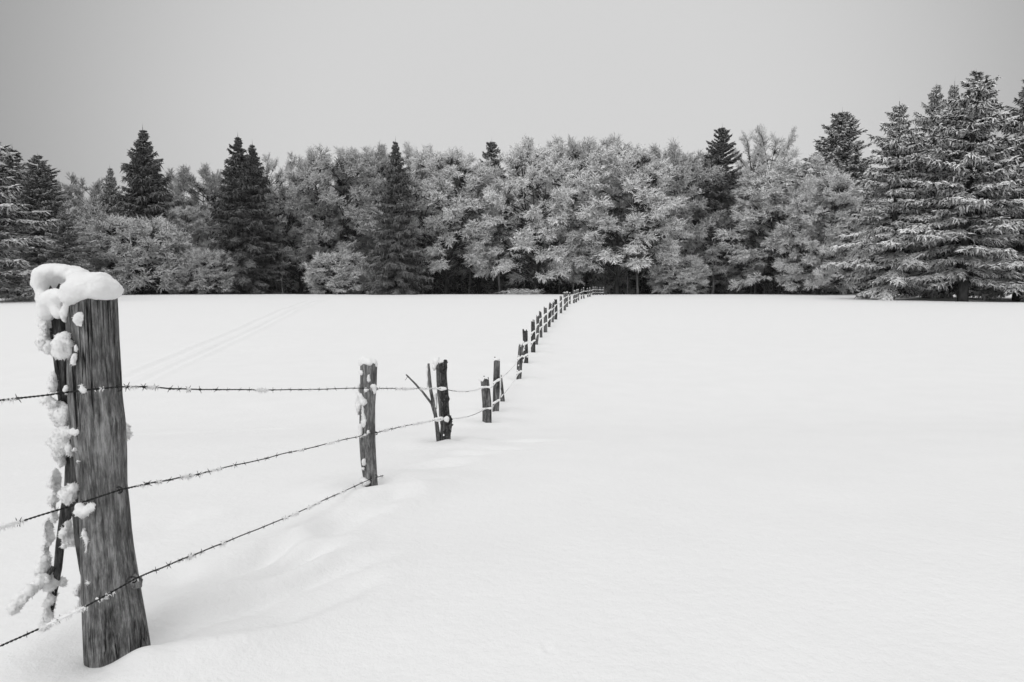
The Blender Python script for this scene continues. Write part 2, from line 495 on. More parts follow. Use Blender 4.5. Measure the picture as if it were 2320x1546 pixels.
def log_mesh(name, rows, Y, matl, seed, depth=1.0, rough=0.05, ridges=9, nseg=40, nring=60, top_cut=0.0, spike=0.0, sink=0.25):
    """rows: (v, u_left, u_right) outline of the log in the photograph, seen Y metres away"""
    rows = sorted(rows)
    vv = np.array([r[0] for r in rows], float)
    C = np.array([at((r[1] + r[2]) / 2, r[0], Y) for r in rows])
    Rr = np.array([abs(at(r[2], r[0], Y)[0] - at(r[1], r[0], Y)[0]) / 2 for r in rows])
    tt = np.linspace(0, 1, nring)
    z = C[0, 2] + (C[-1, 2] - sink - C[0, 2]) * tt
    zi = C[::-1, 2]
    cx = np.interp(z, zi, C[::-1, 0]); r = np.interp(z, zi, Rr[::-1])
    a = np.linspace(0, 2 * math.pi, nseg, endpoint=False)
    A, Z = np.meshgrid(a, z)
    q = np.stack([np.cos(A) * ridges / 3, np.sin(A) * ridges / 3, Z * 1.3], -1)
    q2 = np.stack([np.cos(A) * ridges, np.sin(A) * ridges, Z * 5], -1)
    n1 = noise(q, seed); n2 = noise(q2, seed + 3)
    rr = r[:, None] * (1 + rough * n1 + rough * 0.5 * n2 - rough * 1.6 * np.exp(-(noise(q * [2.2, 2.2, .35], seed + 7) / 0.12) ** 2))
    X = cx[:, None] + rr * np.cos(A); YY = Y + rr * np.sin(A) * depth
    zt = noise(np.stack([np.cos(A[0]) * 2, np.sin(A[0]) * 2], -1), seed + 11)
    zt2 = noise(np.stack([np.cos(A[0]) * 5, np.sin(A[0]) * 5], -1), seed + 12)
    w = np.exp(-(tt * 12) ** 1.2)[:, None]
    ZZ = Z + w * (top_cut * np.cos(A[0] - 2.2) + spike * zt + spike * 0.7 * zt2)[None, :]
    V = np.stack([X, YY, ZZ], -1).reshape(-1, 3)
    i, j = np.meshgrid(np.arange(nring - 1), np.arange(nseg), indexing='ij')
    aa = (i * nseg + j).ravel(); bb = (i * nseg + (j + 1) % nseg).ravel()
    T = np.concatenate([np.stack([aa, aa + nseg, bb], 1), np.stack([bb, aa + nseg, bb + nseg], 1)])
    # cut face in three rings
    V0 = V[:nseg]; cen = V0.mean(0)
    base = len(V)
    Vr = cen + (V0 - cen) * 0.55 + [0, 0, -0.1 * r[0]]
    V = np.concatenate([V, Vr, [cen + [0, 0, -0.15 * r[0]]]])
    jj = np.arange(nseg); j1 = (jj + 1) % nseg
    T = np.concatenate([T, np.stack([jj, j1, base + jj], 1), np.stack([j1, base + j1, base + jj], 1),
                        np.stack([base + jj, base + j1, np.full(nseg, base + nseg)], 1)])
    return mesh_tris(name, V, T, matl, True)

rng = np.random.default_rng(5)
G_POST = 'posts of the barbed wire fence'
def new_post(i, label, name='fence_post'):
    p = FEET[i]
    return empty(name, p, label, 'fence post', G_POST)

# --- the big foreground post
Y1 = FEET[0][1]
P1 = new_post(0, 'thick split grey fence post with heaped snow cap, largest and nearest, at left')
link('log', log_mesh('log', [(664, 157, 258), (700, 157, 260), (770, 158, 263), (850, 160, 268), (900, 162, 270), (960, 165, 277),
    (1020, 174, 281), (1100, 184, 282), (1150, 187, 287), (1200, 189, 291), (1250, 191, 297), (1300, 193, 305), (1350, 195, 313),
    (1400, 197, 321), (1470, 201, 332), (1515, 204, 336)], Y1, M_POST, 1, 0.95, 0.035, 9, 96, 160, 0.01, 0.008, 0.3), P1)
sl1 = log_mesh('split_slab', [(668, 112, 162), (760, 118, 163), (850, 128, 163), (940, 138, 168), (1040, 150, 172), (1100, 148, 172),
    (1160, 138, 164), (1230, 128, 146), (1290, 123, 140), (1340, 117, 130), (1400, 110, 118), (1425, 107, 112)], Y1 + 0.03, M_DARKWOOD, 2, 0.9, 0.12, 7, 40, 120, 0.02, 0.03, 0.0)
link('split_slab', sl1, P1)
link('splinter', log_mesh('splinter', [(1010, 160, 178), (1080, 164, 186), (1150, 165, 192), (1230, 172, 198), (1290, 181, 202), (1335, 190, 200)],
    Y1 - 0.02, M_DARKWOOD, 3, 0.9, 0.14, 7, 28, 60, 0.02, 0.02, 0.0), P1)
# broken side branch of the slab
g = Geo(); g.tube([at(122, 1285, Y1 + .02), at(100, 1312, Y1), at(72, 1340, Y1 - .03), at(45, 1368, Y1 - .05)], [.009, .007, .005, .003], 8)
link('broken_branch', g.mesh('broken_branch', M_DARKWOOD, True), P1)
g = Geo(); g.tube([at(112, 738, Y1), at(118, 765, Y1), at(124, 790, Y1)], [.003, .004, .004], 6)
link('twig', g.mesh('twig', M_DARKWOOD, True), P1)
g = Geo(); g.tube([at(296, 1312, Y1 - .04), at(312, 1322, Y1 - .03), at(318, 1330, Y1 - .02)], [.022, .02, .006], 10)
link('knot', g.mesh('knot', M_POST, True), P1)
px = Y1 / F     # metres per pixel at the post
def lump(u, v, ru, rv, dY=0.0, ry=None):
    return (at(u, v, Y1 + dY), (ru * px, (ry if ry else (ru + rv) / 2) * px, rv * px))
link('snow_cap', blob('snow_cap', [
    lump(210, 652, 55, 30, -.01, 60), lump(235, 658, 34, 24, -.01, 55), lump(180, 656, 34, 26, -.05, 38), lump(196, 636, 38, 20, 0, 40), lump(222, 636, 30, 20, 0, 40), lump(160, 672, 22, 18, -.06, 26),
    lump(100, 640, 19, 28, .06, 34), lump(108, 622, 24, 22, .07, 40), lump(130, 615, 32, 18, .08, 42), lump(158, 617, 30, 17, .08, 40), lump(178, 626, 26, 18, .07, 36), lump(94, 660, 13, 20, .04), lump(150, 640, 40, 22, .12, 30),
    lump(120, 680, 26, 24, -.01, 30), lump(136, 672, 20, 18, -.03, 26), lump(108, 702, 22, 26, .0), lump(131, 706, 16, 18, -.03), lump(146, 714, 7, 18, -.05), lump(152, 700, 8, 16, -.055), lump(96, 680, 14, 22, .02)],
    0.0055, 0.004, 24, M_CAP, 4, 0.003, 0.004), P1)
for k, parts in enumerate((
    [lump(105, 735, 11, 26), lump(103, 770, 11, 24, .01), lump(112, 790, 8, 14)],
    [lump(141, 783, 19, 27, -.07), lump(150, 770, 14, 16, -.075), lump(137, 800, 12, 12, -.07)],
    [lump(182, 727, 11, 15, -.085, 6), lump(180, 718, 8, 8, -.085, 5)],
    [lump(168, 812, 4, 8, -.09, 5), lump(166, 823, 6, 6, -.09, 5)], [lump(173, 790, 4, 9, -.09, 4)],
    [lump(128, 865, 7, 24, .02), lump(124, 880, 8, 10, .02)], [lump(149, 882, 7, 12, -.06, 6)],
    [lump(187, 886, 8, 5, -.10, 5), lump(186, 880, 4, 8, -.10, 5)],
    [lump(132, 930, 15, 17), lump(146, 938, 14, 22, -.03), lump(130, 950, 12, 16), lump(140, 960, 12, 12), lump(110, 905, 12, 9, -.02), lump(120, 915, 12, 8, -.02)],
    [lump(152, 980, 27, 18, -.04), lump(142, 1000, 21, 27, -.03), lump(135, 1025, 14, 20, -.01), lump(160, 1018, 8, 18, -.05), lump(138, 1045, 9, 12, 0), lump(172, 978, 14, 8, -.06)],
    [lump(169, 1019, 5, 6, -.08)], [lump(176, 1045, 4, 8, -.09, 4)],
    [lump(286, 978, 9, 22, .05), lump(291, 985, 8, 12, .05)],
    [lump(155, 1118, 18, 20, -.05), lump(163, 1106, 12, 10, -.06), lump(150, 1130, 9, 10, -.05)],
    [lump(190, 1158, 18, 16, -.105, 9), lump(204, 1150, 12, 12, -.105, 9), lump(184, 1146, 12, 5, -.105, 7), lump(186, 1172, 5, 8, -.105, 5)],
    [lump(128, 1090, 5.8, 34, 0.055), lump(122, 1135, 5.0, 20, 0.055), lump(124, 1165, 4.3, 20, 0.055)],
    [lump(154, 1185, 7.2, 14, 0.025), lump(150, 1215, 6.5, 24, 0.025), lump(158, 1225, 7.2, 14, 0.025), lump(145, 1235, 4.3, 8, 0.025)],
    [lump(111, 1200, 5.8, 30, 0.045), lump(106, 1240, 7.2, 20, 0.035), lump(102, 1270, 8.6, 22, 0.025), lump(100, 1290, 13.0, 24, 0.025), lump(118, 1318, 10.1, 22, 0.025)],
    [lump(84, 1328, 20, 14, -.01), lump(66, 1342, 18, 14, -.03), lump(48, 1358, 16, 16, -.05), lump(37, 1374, 12, 13, -.055), lump(98, 1312, 18, 14, -.01), lump(72, 1336, 14, 12, -.045)],
    [lump(118, 1352, 7.2, 24, 0.025), lump(111, 1380, 7.2, 24, 0.025), lump(103, 1410, 7.9, 18, 0.025), lump(95, 1422, 5.8, 8, 0.025)],
    [lump(192, 1205, 4, 14, -.07, 4), lump(196, 1230, 4, 14, -.075, 4), lump(195, 1250, 4, 6, -.075, 4)],
    [lump(200, 1323, 4, 6, -.10, 4)], [lump(179, 1340, 7, 18, .02), lump(184, 1362, 7, 16, .02)], [lump(142, 1318, 4.3, 14, 0.045)],
    [lump(232, 1356, 16, 4, -.115, 4), lump(244, 1347, 7, 5, -.115, 4)])):
    link('snow_clump', blob('snow_clump', parts, 0.0038, 0.011, 32, M_CAP, 20 + k, 0.003, 0.012), P1)
def staple(u, v, Y, s):
    g = Geo()
    a = np.linspace(-0.6 * math.pi, 0.75 * math.pi, 14)
    c0 = at(u, v, Y)
    g.tube([c0 + s * np.array([math.cos(x), -0.25, math.sin(x)]) for x in a], s * 0.28, 8)
    return g.mesh('staple', M_WIRE, True)
for (u, v) in ((270, 879), (271, 1110), (303, 1313)):
    link('staple', staple(u, v, Y1 - 0.075, 0.010), P1)
# snow thrown up at the foot
for k, parts in enumerate(([lump(312, 1502, 15, 8, -.10), lump(292, 1512, 18, 8, -.10), lump(262, 1519, 20, 8, -.10), lump(236, 1524, 22, 8, -.10)],
    [lump(203, 1518, 14, 11, -.04), lump(190, 1502, 10, 13, .0)], [lump(336, 1489, 12, 8, -.03)])):
    link('snow_heap', blob('snow_heap', parts, 0.006, 0.007, 25, M_CAP, 77 + k, 0.004), P1)

# --- second post
def plump(Y):
    k = Y / F
    return lambda u, v, ru, rv, dY=0.0, ry=None: (at(u, v, Y + dY), (ru * k, (ry if ry else (ru + rv) / 2) * k, rv * k))
Y2 = FEET[1][1]
P2 = new_post(1, 'slim bowed grey post, second nearest, left of the forked stake, capped with snow')
link('log', log_mesh('log', [(824, 816, 854), (870, 816, 853), (920, 815, 850), (1001, 815, 851), (1048, 818, 853), (1083, 823, 855), (1112, 829, 857)],
    Y2, M_POST, 12, 0.9, 0.05, 8, 48, 70, 0.012, 0.02, 0.2), P2)
L = plump(Y2)
link('snow_cap', blob('snow_cap', [L(835, 822, 22, 12), L(824, 820, 14, 12), L(846, 826, 12, 9)], 0.008, 0.008, 18, M_CAP, 31, 0.003), P2)
for k, parts in enumerate(([L(835, 857, 4, 9, -.06, 4)], [L(818, 845, 5, 5, -.05)], [L(819, 905, 9, 14, -.02), L(815, 915, 8, 18, 0), L(824, 912, 9, 9, -.05)],
    [L(830, 884, 6, 7, -.055, 5)], [L(847, 876, 8, 6, -.05, 5), L(849, 887, 4, 8, -.05, 4)], [L(822, 935, 4, 20, -.05, 4), L(824, 955, 4, 16, -.05, 4)],
    [L(818, 975, 5, 16, -.03)], [L(835, 979, 4, 4, -.06)], [L(824, 1046, 5, 8, -.05, 4)], [L(823, 1062, 4, 3, -.05)], [L(829, 1093, 10, 6, -.05), L(822, 1088, 8, 7, -.03)],
    [L(814, 890, 4, 20, .04), L(813, 920, 5, 22, .04)])):
    link('snow_clump', blob('snow_clump', parts, 0.006, 0.008, 34, M_CAP, 40 + k, 0.006, 0.012), P2)
for v in (881, 982, 1079):
    link('staple', staple(852, v, Y2 - 0.05, 0.010), P2)

# --- third post with rough bark and the forked stake leaning on it
Y3 = FEET[2][1]
P3 = new_post(2, 'knobbly dark-barked post beside the forked stake')
link('log', log_mesh('log', [(824, 987, 1011), (860, 988, 1012), (896, 990, 1016), (920, 993, 1017), (943, 994, 1019), (965, 998, 1024), (985, 997, 1021), (1008, 996, 1021)],
    Y3, M_FARPOST, 15, 0.9, 0.10, 8, 40, 60, 0.0, 0.05, 0.2), P3)
L = plump(Y3)
link('bark_burl', blob('bark_burl', [L(1004, 835, 8, 14, -.04), L(1010, 824, 3, 8, -.04), L(1003, 870, 10, 9, -.05), L(1006, 900, 11, 10, -.05), L(1011, 905, 7, 10, -.03),
    L(1004, 885, 9, 12, -.05), L(1008, 930, 9, 14, -.04), L(1018, 950, 6, 9, -.02), L(1017, 962, 8, 9, -.03), L(1014, 978, 6, 14, -.05), L(1012, 990, 7, 6, -.05)],
    0.008, 0.016, 40, M_BARKPOST, 51, 0.006), P3)
link('snow_cap', blob('snow_cap', [L(990, 820, 10, 9), L(998, 820, 11, 5), L(984, 832, 5, 10)], 0.009, 0.008, 18, M_CAP, 53, 0.003), P3)
for k, parts in enumerate(([L(1001, 881, 12, 4, -.10, 5)], [L(992, 951, 10, 6, -.10, 6), L(998, 949, 8, 5, -.10, 6)], [L(1012, 950, 7, 8, -.12, 6)], [L(988, 915, 3, 14, .0), L(987, 900, 3, 10, 0)], [L(1005, 986, 3, 4, -.1)])):
    link('snow_clump', blob('snow_clump', parts, 0.008, 0.006, 25, M_CAP, 55 + k, 0.003), P3)
fs = empty('forked_stake', hit(995, 1006), 'thin forked branch stake leaning against the knobbly dark post', 'stake')
g = Geo(); g.tube([at(996, 1015, Y3 - .02), at(989, 957, Y3 - .03), at(983, 920, Y3 - .02), at(976, 885, Y3), at(973, 850, Y3), at(971, 824, Y3)],
                  np.array([6.0, 4.4, 4.2, 3.8, 3.2, 2.4]) * Y3 / F, 10)
link('stem', g.mesh('stem', M_FARPOST, True), fs)
g = Geo(); g.tube([at(985, 938, Y3 - .02), at(978, 915, Y3 - .04), at(958, 889, Y3 - .06), at(938, 867, Y3 - .08), at(920, 849, Y3 - .1)],
                  np.array([3.6, 3.0, 2.4, 2.0, 1.5]) * Y3 / F, 10)
g.tube([at(924, 853, Y3 - .1), at(918, 862, Y3 - .1)], [.003, .002], 6)
link('side_branch', g.mesh('side_branch', M_FARPOST, True), fs)
for k, parts in enumerate(([L(968, 840, 2.5, 16, .02), L(969, 866, 2.5, 16, .02)], [L(985, 935, 3, 12, .03)], [L(950, 878, 6, 3, .0), L(942, 869, 5, 3, 0)])):
    link('snow_streak', blob('snow_streak', parts, 0.009, 0.004, 25, M_CAP, 63 + k, 0.002), fs)

# --- the rest of the line
LABELS = {
 3: 'short stout cracked post with snow cap, left of the taller slim post', 4: 'tall slim post just right of the short stout snow-capped post',
 5: 'grey post splashed with snow, first past the gap after the two near-centre posts', 6: 'dark crooked post overlapping the snow-splashed grey post from behind',
 7: 'dark post with two snow bands, next up the slope after the crooked post', 8: 'leaning grey post partly hidden behind the dark two-banded post',
 9: 'narrow grey post between the leaning grey post and the broad notched post', 10: 'broad post with notched top halfway up the slope',
 11: 'dark post just right of the broad notched post', 12: 'thin post squeezed between two dark posts halfway up the slope', 13: 'dark post with rounded top, last before a gap in the upper fence line',
 14: 'narrow post standing first after the gap in the upper fence line', 15: 'post with white cap just below the field skyline, left of its close twin', 16: 'close twin post overlapped by the white-capped post below the skyline',
 17: 'single thin post between two clusters where the fence meets the skyline', 18: 'left of three close posts wired together at the skyline', 19: 'middle of three close posts wired together at the skyline',
 20: 'right of three close posts wired together at the skyline', 21: 'thinnest post crossing the skyline, left one of a small pair', 22: 'taller right post of the small pair crossing the skyline',
 23: 'left post of the last pair before the crest', 24: 'right post of the last pair before the crest',
 25: 'first of the five tiny capped posts on the crest', 26: 'second of the five tiny capped posts on the crest', 27: 'third of the five tiny capped posts on the crest',
 28: 'fourth of the five tiny capped posts on the crest', 29: 'last of the five tiny capped posts on the crest, where the wires end', 30: 'dim bare stub standing alone beyond the last wires at the crest'}
LEAN = {8: 'x'}
WIRE_F = {3: (.85, .37), 4: (.62, .24), 5: (.70, .27), 6: (.62, .26), 7: (.66, .36), 8: (.70, .36), 9: (.72, .38)}
for i in range(3, len(POSTS)):
    u0, v0, u1, v1, w = POSTS[i]
    Y = FEET[i][1]
    P = new_post(i, LABELS[i])
    near = i < 8
    r = np.random.default_rng(100 + i)
    vm = (v0 + v1) / 2; bow = r.normal() * w * 0.08; fl = r.uniform(0.9, 1.1)
    rows = [(v1, u1 - w * .46, u1 + w * .46), (vm, (u0 + u1) / 2 - w / 2 * fl + bow, (u0 + u1) / 2 + w / 2 * fl + bow), (v0 + 1, u0 - w * .5, u0 + w * .5)]
    mt = (M_BARKPOST if i in (6, 7, 11, 13) else M_FARPOST) if i > 3 else M_FARPOST
    link('log', log_mesh('log', rows, Y, mt, 60 + i, 0.9, 0.12 if i < 16 else 0.08, 7, 28 if near else 14, 40 if near else 16,
                         0.02, 0.05 if i < 16 else 0.02, 0.2), P)
    L = plump(Y); vx = max(0.010, Y / F * 1.3)
    if i in (3, 4) or i >= 15 and i < 30:
        h = 0.42 * w if i > 4 else 0.36 * w
        link('snow_cap', blob('snow_cap', [L(u1 - (w * .1 if i < 5 else 0), v1 - h * .25, w * .55, h * .75), L(u1 - w * .2, v1 - h * .3, w * .4, h * .7)],
                              vx * (0.8 if i > 4 else 1), 0.012 if i < 5 else 0.0, 14, M_CAP, i), P)
    elif i in (5, 7, 8, 10, 12):
        link('snow_cap', blob('snow_cap', [L(u1 - w * .1, v1 - 0.5, w * .42, w * .16)], vx * .6, 0.004, 14, M_CAP, i), P)
    fr = WIRE_F.get(i, (.72, .34))
    if i < 26:
        for f in fr:
            vv = v0 + (v1 - v0) * f; uu = u0 + (u1 - u0) * f
            k = w / F * Y * 0.5
            th = max(2.4, w * .13) if i < 12 else 1.5
            slope = -0.30 * w if i > 3 else -1.0
            link('snow_clump', blob('snow_clump', [L(uu + q * w * .5, vv - q * slope * -.5 * (2 if i > 3 else 1), w * .32, th * r.uniform(.85, 1.15), -k * .95, w * .14) for q in (-.8, -.4, 0, .4, .8)],
                                    vx * .8, 0.008 if i < 8 else 0, 20, M_CAP, i), P)
    if i in (5, 6):
        for q in range(5):
            uu = u0 + r.uniform(-.35, .35) * w; vv = v0 + (v1 - v0) * r.uniform(.1, .9)
            link('snow_clump', blob('snow_clump', [L(uu, vv, w * .16, w * r.uniform(.15, .4), -w / F * Y * .45, w * .12)], vx * .7, 0.006, 20, M_CAP, i + q), P)
# a pointed brace stake behind the tall slim post
bs = empty('brace_stake', hit(1138, 915), 'thin pointed stake leaning behind the tall slim post', 'stake')
Yb = hit(1138, 915)[1]
link('pole', log_mesh('pole', [(852, 1134.5, 1138), (880, 1134.5, 1141), (917, 1133, 1145)], Yb, M_FARPOST, 91, 0.9, 0.1, 7, 20, 30, 0.02, 0.05, 0.15), bs)
L = plump(Yb)
for k, parts in enumerate(([L(1133, 872, 2.5, 10, -.03), L(1133, 890, 3, 9, -.03)], [L(1146, 916, 5, 3, -.03)])):
    link('snow_streak', blob('snow_streak', parts, 0.012, 0.004, 20, M_CAP, 92 + k), bs)

# ------------------------------------------------------------------ barbed wire
def front(i, u, v, out=0.9):
    w = POSTS[i][4] / F * FEET[i][1] / 2
    return at(u, v, FEET[i][1] - w * out)
def spline(pts, n):
    pts = np.array(pts); d = np.r_[0, np.cumsum(np.linalg.norm(np.diff(pts, axis=0), axis=1))]
    s = np.linspace(0, d[-1], n)
    return np.stack([np.interp(s, d, pts[:, k]) for k in range(3)], 1), d[-1]
YL = 1.86
def far_pts(fi):
    res = []
    for i in range(3, 30):
        u0, v0, u1, v1, w = POSTS[i]
        f = WIRE_F.get(i, (.72, .34))[fi]
        res.append(front(i, u0 + (u1 - u0) * f, v0 + (v1 - v0) * f, 1.15))
    return res
WIRES = [
 ('top strand of barbed wire with frost tufts running along all the posts',
  [at(-60, 915, YL - .03), at(95, 898, Y1 - .16), at(160, 889, Y1 - .09), at(200, 884, Y1 - .09), at(245, 880, Y1 - .085), at(272, 878, Y1 - .06), at(318, 878, Y1 + .05),
   at(460, 883.5, 2.85), at(640, 883.5, 3.6), at(840, 880, Y2 - .065), at(920, 881, 5.6), at(1000, 880, Y3 - .10)] + far_pts(0)),
 ('middle strand of barbed wire, with hanging rime, running below the top strand',
  [at(-60, 1213, YL - .03), at(95, 1166, Y1 - .16), at(150, 1150, Y1 - .1), at(200, 1134, Y1 - .095), at(245, 1119, Y1 - .09), at(274, 1110, Y1 - .06), at(330, 1098, Y1 + .05),
   at(460, 1072, 2.85), at(620, 1034, 3.5), at(840, 983, Y2 - .065), at(920, 965, 5.6), at(1000, 949, Y3 - .11)] + far_pts(1)),
 ('lowest strand of barbed wire dipping into the snow at the slim bowed post',
  [at(-60, 1494, YL - .03), at(85, 1425, Y1 - .17), at(190, 1376, Y1 - .12), at(245, 1346, Y1 - .115), at(303, 1314, Y1 - .075), at(340, 1298, Y1 + .02),
   at(520, 1225, 3.05), at(660, 1168, 3.6), at(780, 1112, 4.2), at(840, 1086, Y2 - .065), at(872, 1077, 4.9), at(905, 1074, 5.2)])]
def barb_mesh():
    g = Geo()
    a = np.linspace(0, 3.2 * math.pi, 22)
    g.tube([np.array([0.0045 * (x / 5 - 1), 0.0042 * math.cos(x), 0.0042 * math.sin(x)]) for x in a], 0.0014, 6)
    for d, p in (((.25, .3, 1), -.003), ((-.3, -.2, -1), .002), ((.1, -.8, .6), .003), ((.2, .8, -.6), -.001)):
        d = np.array(d) / np.linalg.norm(d)
        q = np.array([p, 0, 0]) + d * 0.003
        g.tube([q, q + d * 0.011, q + d * 0.017], [.0014, .0012, .0003], 6)
    return g.mesh('barb', M_WIRE, True)
BARB = barb_mesh()
for wi, (lab, pts) in enumerate(WIRES):
    r = np.random.default_rng(300 + wi)
    root = empty('barbed_wire', pts[3], lab, 'barbed wire', 'strands of the barbed wire fence')
    near_n = 12
    C, Ln = spline(pts[:near_n], int(500 * 1))
    n = int(Ln / 0.0035)
    C, Ln = spline(pts[:near_n], n)
    t_ = np.arange(n) / n
    for q in range(3): C[:, q] += 0.0022 * noise((np.arange(n) * 0.0035 * 6)[:, None], 40 + wi + q)
    tg = np.gradient(C, axis=0); tg /= np.linalg.norm(tg, axis=1, keepdims=True)
    U = np.cross(tg, [0, 0, 1.0]); U /= np.linalg.norm(U, axis=1, keepdims=True); Q = np.cross(tg, U)
    ph = np.arange(n) * 0.0035 * 2 * math.pi / 0.028
    g = Geo()
    for sgn in (0, math.pi):
        g.tube(C + 0.0018 * (U * np.cos(ph + sgn)[:, None] + Q * np.sin(ph + sgn)[:, None]), 0.0017, 6)
    if wi < 2:
        far = np.array(pts[near_n - 1:])
        # sag between posts
        ff = []
        for a_, b_ in zip(far[:-1], far[1:]):
            for s in np.linspace(0, 1, 7)[:-1]:
                ff.append(a_ + (b_ - a_) * s - np.array([0, 0, 0.05 * 4 * s * (1 - s)]))
        ff.append(far[-1]); ff = np.array(ff)
        g.tube(ff, 0.003, 5)
    link('strand', g.mesh('strand', M_WIRE, True), root)
    # barbs every hand's breadth
    s = 0.03; cnt = 0
    barbs = []
    while s < Ln - 0.02:
        k = min(n - 2, int(s / Ln * n))
        o = bpy.data.objects.new('barb', BARB); COL.objects.link(o); o.parent = root
        xa = Vector(tg[k]); ya = Vector((0, 0, 1)).cross(xa).normalized(); za = xa.cross(ya)
        M = Matrix((xa, ya, za)).transposed().to_4x4() @ Matrix.Rotation(r.uniform(0, 6.28), 4, 'X')
        M = M @ Matrix.Scale(r.uniform(.6, .95), 4)
        M.translation = Vector(C[k]) - root.location
        o.matrix_local = M
        barbs.append(k)
        s += r.uniform(0.085, 0.14)
    # rime: coat on stretches of wire, feathers at the barbs and below
    g = Geo()
    dens = noise((np.arange(n) * 0.0035 * 5.5)[:, None], 60 + wi * 3) + 0.5 * noise((np.arange(n) * 0.0035 * 19)[:, None], 61 + wi * 3)
    dens = dens + np.where(t_ > 0.55, 0.35, 0) * (1 if wi < 2 else 0.2)
    for k in barbs: dens[max(0, k - 7):k + 8] += 0.28
    on = np.where(dens > (0.18, 0.12, 0.50)[wi])[0]
    if len(on):
        rep = np.repeat(on, 3)
        m_ = len(rep)
        an = r.uniform(0, 2 * math.pi, m_)
        D = U[rep] * np.cos(an)[:, None] * 0.8 + np.array([0, 0, 1]) * (np.sin(an)[:, None] - 0.35) + tg[rep] * r.normal(0, .5, m_)[:, None]
        Lr = r.uniform(0.006, 0.016, m_) * np.clip(dens[rep] * 1.6, .5, 1.6)
        P0 = C[rep] + 0.003 * D / np.linalg.norm(D, axis=1, keepdims=True) * r.uniform(-.6, .6, m_)[:, None]
        g.blades(P0, D, Lr, r.uniform(0.004, 0.008, m_), r)
    # short hanging feathers
    hk = r.integers(0, n, 260)
    hk = hk[dens[hk] > 0.1]
    if len(hk): g.blades(C[hk] - [0, 0, .002], np.stack([r.normal(0, .4, len(hk)), r.normal(0, .4, len(hk)), -np.ones(len(hk))], 1), r.uniform(.008, .022, len(hk)), .004, r)
    # runs of snow lying on the strand
    run = dens > (0.38, 0.36, 0.62)[wi]
    st = np.where(np.diff(np.r_[0, run.astype(int), 0]))[0].reshape(-1, 2)
    for a_, b_ in st:
        if b_ - a_ > 5:
            xs = np.arange(a_, b_)
            rr = 0.0055 * np.sin(np.linspace(0.15, math.pi - 0.15, len(xs))) ** .5 * (1 + .3 * noise((xs * .2)[:, None], 3)) + .0005
            g.tube(C[xs] + [0, 0, .001], rr, 7)
    if wi < 2:
        # rime-thickened wire farther off
        Cf, Lf = spline(ff, 1600)
        rr = np.interp(Cf[:, 1], [7, 10, 16, 24, 40, 95], [.006, .008, .010, .018, .028, .034])
        thin = noise((np.linspace(0, Lf, 1600) * 2.5)[:, None], 90 + wi)
        rr = rr * (1 + .35 * thin)
        rr = np.where((Cf[:, 1] < 12) & (thin < -0.05), 0.001, rr)
        g.tube(Cf + [0, 0, .004], rr, 6)
        near_f = np.where(Cf[:, 1] < 14)[0]
        kk = r.choice(near_f, 400)
        g.blades(Cf[kk], r.normal(size=(len(kk), 3)) - [0, 0, .4], r.uniform(.01, .024, len(kk)), .007, r)
    link('rime', g.mesh('rime', M_RIME), root)['kind'] = 'stuff'

# ------------------------------------------------------------------ trees
def curve(p0, d0, d1, L, n):
    """points of a branch that leaves p0 along d0 and ends heading d1"""
    s = np.linspace(0, 1, n)[:, None]
    d = d0 * (1 - s) + d1 * s
    d /= np.linalg.norm(d, axis=1, keepdims=True)
    return p0 + np.concatenate([np.zeros((1, 3)), np.cumsum(d[:-1] * L / (n - 1), 0)])

